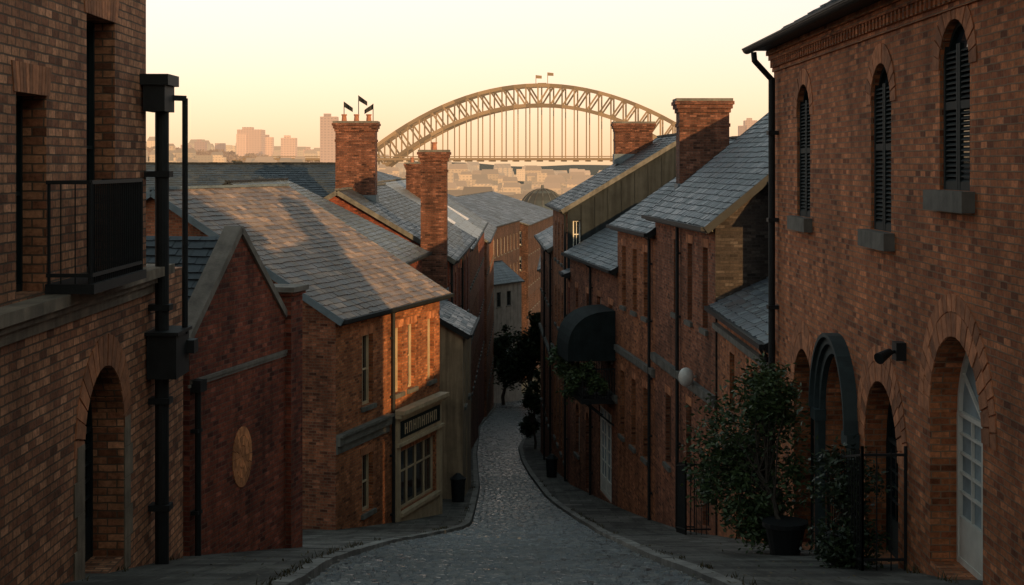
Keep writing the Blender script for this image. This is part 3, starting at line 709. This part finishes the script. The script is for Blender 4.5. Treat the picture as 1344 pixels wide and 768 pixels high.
house('brick_terrace_house',(2.12,80.05),(1.8,96),1,-26,-4.4,-1.6,10,W7,B_BRN,SL_BLUE,STONED,WHITE,strings=[(-10.2,.2,.14)],pipe=[.3,8],ex=.35)
house('brick_terrace_house',(2.0,97),(3.4,140),1,-34,-6.6,-3,10,rows(43,(-8,-12,-16)),B_RED,SL_BLUE,STONED,WHITE,ex=.5,corn=False,arches=False)
house('brick_terrace_house',(3.6,141),(4.4,186),1,-40,-10,-7,10,rows(45,(-12,-16,-20)),B_BRN,SL_BLUE,STONED,WHITE,ex=.6,corn=False,arches=False)

# domed building
HZ=(.95,.63,.37)
root=empty('domed_building'); dm=MB(); cx,cy=6.6,330; Rr=5.2; zd=-11.0
for j in range(8):
    t0=math.pi/2*j/8;t1=math.pi/2*(j+1)/8
    dm.cyl((cx,cy,zd+5.6*math.sin(t0)),(cx,cy,zd+5.6*math.sin(t1)),Rr*math.cos(t0),max(.05,Rr*math.cos(t1)),24,0,False)
for k in range(16):
    t=2*math.pi*k/16; pr=None
    for j in range(9):
        a=math.pi/2*j/8; q=Vector((cx+(Rr+.06)*math.cos(a)*math.cos(t),cy+(Rr+.06)*math.cos(a)*math.sin(t),zd+5.66*math.sin(a)))
        if pr: dm.beam(pr,q,.16,.16,1)
        pr=q
dm.cyl((cx,cy,zd-2.5),(cx,cy,zd),Rr*1.03,Rr*1.03,24,1); dm.cyl((cx,cy,zd+5.5),(cx,cy,zd+6.4),.4,.3,10,1)
dm.box(cx-9,cx+9,cy-8,cy+8,-42,zd-2.5,2)
dm.build('dome',[hazy('dome_copper',(.022,.034,.038),HZ,.045),hazy('dome_rib',(.05,.055,.055),HZ,.045),hazy('far_stone',(.09,.075,.06),HZ,.06)],root)

# ---------------------------------------------------------------- arch bridge
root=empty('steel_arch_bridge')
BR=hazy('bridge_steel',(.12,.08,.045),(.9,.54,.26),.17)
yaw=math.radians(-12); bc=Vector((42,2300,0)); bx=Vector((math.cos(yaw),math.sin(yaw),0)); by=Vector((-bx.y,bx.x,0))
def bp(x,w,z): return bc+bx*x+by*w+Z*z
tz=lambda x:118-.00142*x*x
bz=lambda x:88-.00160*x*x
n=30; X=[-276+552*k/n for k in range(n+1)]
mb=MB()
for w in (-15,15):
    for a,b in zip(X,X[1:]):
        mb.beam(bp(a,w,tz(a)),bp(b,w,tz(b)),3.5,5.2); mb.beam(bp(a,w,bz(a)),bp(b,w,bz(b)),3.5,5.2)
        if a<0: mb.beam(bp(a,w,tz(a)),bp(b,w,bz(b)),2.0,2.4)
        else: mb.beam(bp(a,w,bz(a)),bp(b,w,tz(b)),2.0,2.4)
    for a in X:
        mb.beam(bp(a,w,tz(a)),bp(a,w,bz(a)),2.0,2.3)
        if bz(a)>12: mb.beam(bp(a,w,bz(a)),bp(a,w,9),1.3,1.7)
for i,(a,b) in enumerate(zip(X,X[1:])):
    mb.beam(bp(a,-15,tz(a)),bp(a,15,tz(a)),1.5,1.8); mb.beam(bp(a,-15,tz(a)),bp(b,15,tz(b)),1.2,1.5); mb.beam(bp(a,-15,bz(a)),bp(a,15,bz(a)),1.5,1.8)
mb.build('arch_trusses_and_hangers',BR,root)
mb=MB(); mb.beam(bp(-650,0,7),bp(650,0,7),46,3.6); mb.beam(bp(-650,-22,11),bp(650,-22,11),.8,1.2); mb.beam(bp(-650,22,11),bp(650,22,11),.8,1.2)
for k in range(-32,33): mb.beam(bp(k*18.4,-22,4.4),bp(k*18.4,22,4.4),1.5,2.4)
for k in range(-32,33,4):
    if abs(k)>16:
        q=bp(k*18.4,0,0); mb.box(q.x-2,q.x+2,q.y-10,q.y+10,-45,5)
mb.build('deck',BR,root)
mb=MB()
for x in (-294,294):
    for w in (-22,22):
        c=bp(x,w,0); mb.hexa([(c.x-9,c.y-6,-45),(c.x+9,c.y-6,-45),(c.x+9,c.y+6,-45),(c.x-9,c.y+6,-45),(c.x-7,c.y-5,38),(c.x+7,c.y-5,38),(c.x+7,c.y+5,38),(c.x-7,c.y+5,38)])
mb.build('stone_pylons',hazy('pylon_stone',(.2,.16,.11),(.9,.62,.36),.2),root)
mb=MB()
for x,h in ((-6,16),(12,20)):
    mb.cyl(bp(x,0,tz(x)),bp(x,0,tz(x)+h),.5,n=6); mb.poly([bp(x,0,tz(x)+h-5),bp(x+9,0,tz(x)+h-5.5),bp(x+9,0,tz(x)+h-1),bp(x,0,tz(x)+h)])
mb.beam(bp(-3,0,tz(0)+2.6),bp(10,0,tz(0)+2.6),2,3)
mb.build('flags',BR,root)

# ---------------------------------------------------------------- distant city
def cityblock(name,n,xr,yr,hr,wr,mat,f=None):
    mb=MB()
    for _ in range(n):
        y=U(*yr); x=U(*xr)*y/1000; w=U(*wr); h=U(*hr)*(1.7 if R()<.06 else 1); g=ground_z(x,y)
        mb.box(x-w/2,x+w/2,y,y+w*U(.6,1.4),g-2,g+h)
        if R()<.6:
            mb.hexa([(x-w/2-.4,y-.4,g+h+.01),(x+w/2+.4,y-.4,g+h+.01),(x+w/2+.4,y+w,g+h+.01),(x-w/2-.4,y+w,g+h+.01),
                 (x-w/2.2,y+w*.45,g+h+w*.28),(x+w/2.2,y+w*.45,g+h+w*.28),(x+w/2.2,y+w*.55,g+h+w*.28),(x-w/2.2,y+w*.55,g+h+w*.28)],1)
    mb.build(name,mat)
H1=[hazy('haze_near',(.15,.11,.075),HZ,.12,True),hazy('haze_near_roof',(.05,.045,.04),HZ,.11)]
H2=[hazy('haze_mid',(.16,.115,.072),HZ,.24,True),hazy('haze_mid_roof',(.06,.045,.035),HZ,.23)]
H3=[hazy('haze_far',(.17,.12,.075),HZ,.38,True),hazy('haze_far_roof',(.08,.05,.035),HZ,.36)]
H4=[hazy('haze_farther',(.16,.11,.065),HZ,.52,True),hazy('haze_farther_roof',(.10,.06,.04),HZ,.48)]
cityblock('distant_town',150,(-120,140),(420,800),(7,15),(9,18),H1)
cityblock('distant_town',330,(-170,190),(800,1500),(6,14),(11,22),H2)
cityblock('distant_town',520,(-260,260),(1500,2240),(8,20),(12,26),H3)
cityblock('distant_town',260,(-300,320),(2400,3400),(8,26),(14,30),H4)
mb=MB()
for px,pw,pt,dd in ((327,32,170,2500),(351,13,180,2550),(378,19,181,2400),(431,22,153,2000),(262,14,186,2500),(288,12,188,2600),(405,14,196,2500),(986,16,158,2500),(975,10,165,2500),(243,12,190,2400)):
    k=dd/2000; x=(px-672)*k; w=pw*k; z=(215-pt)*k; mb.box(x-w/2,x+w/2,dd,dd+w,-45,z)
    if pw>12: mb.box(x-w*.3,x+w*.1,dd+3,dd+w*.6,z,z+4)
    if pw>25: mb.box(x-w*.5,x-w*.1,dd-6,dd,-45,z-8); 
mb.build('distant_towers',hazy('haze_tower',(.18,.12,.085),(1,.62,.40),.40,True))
def blobs(name,n,xr,yr,rr,mat,zoff=0):
    mb=MB()
    for _ in range(n):
        y=U(*yr); x=U(*xr)*y/1000; g=ground_z(x,y)+zoff; r=U(*rr)
        for _k in range(34):
            t=U(0,6.28); ph=U(0,1.4); q=r*U(.45,1.1); c=Vector((x+q*math.cos(t)*math.cos(ph)*1.3,y+q*math.sin(t)*math.cos(ph),g+r*.3+q*math.sin(ph)*.8))
            s=r*U(.10,.26); a=Vector((U(-1,1),U(-1,1),U(-1,1))).normalized()*s; b=a.cross(Vector((U(-1,1),U(-1,1),U(-1,1)))).normalized()*s
            e=a.cross(b).normalized()*s*.6
            i=len(mb.v); mb.v+=[tuple(c+a),tuple(c+b),tuple(c-a),tuple(c-b),tuple(c+e),tuple(c-e)]
            for f in ((0,1,4),(1,2,4),(2,3,4),(3,0,4),(1,0,5),(2,1,5),(3,2,5),(0,3,5)): mb.f.append(tuple(i+q for q in f)); mb.m.append(0)
    mb.build(name,mat)
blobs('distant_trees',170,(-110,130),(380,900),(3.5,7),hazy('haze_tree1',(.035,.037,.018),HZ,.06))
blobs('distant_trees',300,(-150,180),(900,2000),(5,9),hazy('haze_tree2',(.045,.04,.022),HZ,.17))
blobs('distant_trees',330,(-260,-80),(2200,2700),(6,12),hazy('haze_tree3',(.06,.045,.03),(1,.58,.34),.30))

# ---------------------------------------------------------------- vegetation
def plant(name,base,trunk,crowns,nl,ls,mat,pot=None,tr=.05):
    root=empty(name); t=MB(); base=Vector(base); top=Vector(trunk)
    pts=[base]; m=5
    for k in range(1,m+1):
        q=base.lerp(top,k/m)+Vector((U(-1,1),U(-1,1),0))*tr*.8; pts.append(q)
    for k in range(m): t.cyl(pts[k],pts[k+1],tr*(1-.12*k),tr*(1-.12*(k+1)),8,0,False)
    lf=MB()
    for c,r in crowns:
        c=Vector(c); r=Vector(r); cl=[]
        for k in range(26):
            v=Vector((random.gauss(0,1),random.gauss(0,1),random.gauss(0,1))).normalized()*U(.35,1.0)
            cl.append((c+Vector((v.x*r.x,v.y*r.y,v.z*r.z)),U(.14,.34)*min(r)))
        for q,_ in cl[:12]:
            s=pts[random.randint(2,m)]; md_=s.lerp(q,.5)+Vector((U(-.1,.1),U(-.1,.1),.1)); t.cyl(s,md_,tr*.4,tr*.25,5,0,False); t.cyl(md_,q,tr*.25,tr*.08,5,0,False)
        for _ in range(nl):
            q,s=random.choice(cl); p=q+Vector((random.gauss(0,1),random.gauss(0,1),random.gauss(0,1)))*s
            a=Vector((U(-1,1),U(-1,1),U(-.6,.6))).normalized(); b=a.cross(Vector((U(-1,1),U(-1,1),U(-1,1)))).normalized(); l=ls*U(.6,1.3)
            lf.poly([p-a*l,p+b*l*.42,p+a*l,p-b*l*.42])
    t.build('trunk_and_limbs',BARK,root,True); lf.build('leaves',mat,root)
    if pot:
        x,y,z,r=pot; pm=MB(); pm.cyl((x,y,z),(x,y,z+r*1.5),r*.7,r,18); pm.cyl((x,y,z+r*1.4),(x,y,z+r*1.62),r*1.12,r*1.12,18); pm.build('pot',IRON,root)
def gz(y): return G(y)+.13
plant('potted_tree',(4.75,26.5,gz(26.5)+.4),(4.4,27.6,-5.3),[((4.25,28,-4.9),(.95,.9,1.05)),((4.5,27.6,-5.9),(.9,.8,.7)),((4.0,28.2,-5.6),(.75,.7,.8)),((4.7,27.8,-4.2),(.5,.5,.6)),((4.4,27.4,-6.5),(.6,.6,.4))],2600,.06,LEAF,(4.75,26.5,gz(26.5),.36),.05)
plant('potted_shrub',(4.85,22.2,gz(22.2)+.3),(4.85,22.3,-5.0),[((4.9,22.4,-4.7),(.45,.5,.65)),((4.9,22.0,-5.5),(.45,.5,.5))],2000,.05,LEAFD,(4.85,22.2,gz(22.2),.28),.03)
plant('balcony_plants',(3.4,57.3,-8.7),(3.2,57.8,-8.0),[((2.75,57.6,-8.0),(.45,.7,.5)),((2.5,58.6,-8.2),(.5,.8,.6)),((2.3,59.8,-8.4),(.5,.7,.8)),((1.9,60.2,-7.6),(.4,.5,.6)),((3.3,57.3,-8.3),(.5,.3,.35))],1300,.08,LEAF,None,.03)
plant('street_tree',(2.2,171,G(171)),(2.0,171,-22),[((2.0,171,-21),(2.0,2.5,2.6)),((.2,172,-23.0),(1.7,2,2.0)),((3.0,169,-17.8),(1.0,1.4,1.8))],3200,.24,LEAFD,None,.22)
plant('street_tree',(-1.0,184,G(184)),(-.8,184,-24),[((-1.2,184,-22.5),(1.5,1.6,2.8)),((.8,185,-24),(1.8,1.6,2.4))],2800,.26,LEAFD,None,.25)
plant('street_tree',(1.5,99,G(99)),(1.4,99,-16),[((1.35,99,-14.8),(.6,1,1.6)),((1.2,99.5,-17.0),(.5,.9,1.0))],2200,.13,LEAFD,None,.09)
wd=MB()
def tuft(x,y,z,n,h):
    for _ in range(n):
        a=Vector((x+U(-.1,.1),y+U(-.12,.12),z)); t=a+Vector((U(-.5,.5)*h,U(-.5,.5)*h,h*U(.5,1))); s=Vector((U(-1,1),U(-1,1),0)).normalized()*.012
        wd.poly([a-s,a+s,t])
for _ in range(130):
    y=U(18,70); sd=random.choice((-1,1)); x=(KL(y)-.24 if sd<0 else KR(y)+.24) if R()<.5 else (-5.38 if sd<0 and y<25 else (5.42 if sd>0 and y<40 else None))
    if x is None: continue
    tuft(x,y,G(y)+.12,random.randint(5,16),U(.05,.16))
for _ in range(700):
    y=18+52*R()**1.5; sd=random.choice((KL(y)+.12,KR(y)-.12,KL(y)-U(.3,1.6),KR(y)+U(.3,1.8))); x=sd+random.gauss(0,.1); z=G(y)+(.15 if (x<KL(y) or x>KR(y)) else .05)
    a=Vector((U(-1,1),U(-1,1),U(-.2,.2))).normalized()*U(.02,.045); b=a.cross(Z).normalized()*.018; p=Vector((x,y,z+.01)); wd.poly([p-a,p+b,p+a,p-b])
wd.build('weeds_and_fallen_leaves',leafmat('litter',(.02,.03,.012),(.11,.075,.03)))

# ---------------------------------------------------------------- railings, bins
def railing(name,pts,h,sp=.12,posts=True):
    root=empty(name); mb=MB()
    for a,b in zip(pts,pts[1:]):
        a=Vector(a);b=Vector(b); n=max(1,int((b-a).length/sp))
        for z in (h,.15): mb.beam(a+Z*z,b+Z*z,.035,.035)
        for k in range(n+1):
            q=a.lerp(b,k/n); e=(k in(0,n)); mb.cyl(q,q+Z*(h+(.12 if e else .08)),.024 if e else .010,None,6)
    mb.build('bars',IRON,root)
railing('iron_railing',[(4.85,23.4,gz(23.4)),(4.85,21.1,gz(21.1)),(5.45,21.1,gz(21.1))],1.6,.16)
railing('iron_railing',[(5.4,41.2,gz(41.2)),(4.7,41.2,gz(41.2)),(4.7,43.4,gz(43.4)),(5.2,43.4,gz(43.4))],1.9,.12)
def bin_(x,y,s=1):
    root=empty('litter_bin'); mb=MB(); z=gz(y)
    mb.cyl((x,y,z),(x,y,z+.85*s),.24*s,.28*s,16); mb.cyl((x,y,z+.85*s),(x,y,z+.92*s),.31*s,.31*s,16); mb.cyl((x,y,z+.92*s),(x,y,z+1.1*s),.28*s,.08*s,16); mb.build('body',IRON,root)
bin_(-2.1,59.3); bin_(1.9,73)

# ---------------------------------------------------------------- light, sky, camera
AZ,EL=math.radians(150),math.radians(13)
S=Vector((math.sin(AZ)*math.cos(EL),math.cos(AZ)*math.cos(EL),math.sin(EL)))
sd=bpy.data.lights.new('sun','SUN'); sd.energy=5.0; sd.angle=math.radians(.5); sd.color=(1,.60,.26)
so=bpy.data.objects.new('sun',sd); scene.collection.objects.link(so); so.rotation_euler=(-S).to_track_quat('-Z','Y').to_euler()
w=bpy.data.worlds.new('World'); scene.world=w; w.use_nodes=True; nt=w.node_tree
bg=nt.nodes['Background']; sky=N(nt,'ShaderNodeTexSky',sky_type='NISHITA'); sky.sun_disc=False
sky.sun_elevation=EL; sky.sun_rotation=AZ; sky.dust_density=1.5; sky.air_density=1.0; sky.ozone_density=1.0
tc=N(nt,'ShaderNodeTexCoord'); sx=N(nt,'ShaderNodeSeparateXYZ'); L(nt,tc.outputs['Generated'],sx.inputs[0])
k=1/.12
veil=ramp(nt,sx.outputs['Z'],[(0,(.90,.56,.29)),(.05,(.88,.63,.39)),(.11,(.84,.66,.49)),(.35,(.37,.37,.33)),(1,(.15,.20,.20))])
tint=ramp(nt,sx.outputs['Z'],[(0,(.74,.60,.72)),(.13,(.74,.60,.72)),(.3,(.68,.76,.66)),(1,(.52,.66,.58))])
sc=N(nt,'ShaderNodeVectorMath',operation='SCALE'); L(nt,veil,sc.inputs[0]); sc.inputs['Scale'].default_value=k
L(nt,mix(nt,'ADD',1,mix(nt,'MULTIPLY',1,sky.outputs[0],tint),sc.outputs[0]),bg.inputs['Color']); bg.inputs['Strength'].default_value=.12
cd=bpy.data.cameras.new('camera'); cam=bpy.data.objects.new('camera',cd); scene.collection.objects.link(cam)
cam.location=(0,0,0); cam.rotation_euler=(math.radians(90),0,0); cd.sensor_width=36; cd.lens=53.57; cd.shift_y=-.1257; cd.clip_end=40000; cd.clip_start=.1
scene.camera=cam
scene.view_settings.view_transform='Standard'; scene.view_settings.look='None'; scene.view_settings.exposure=0
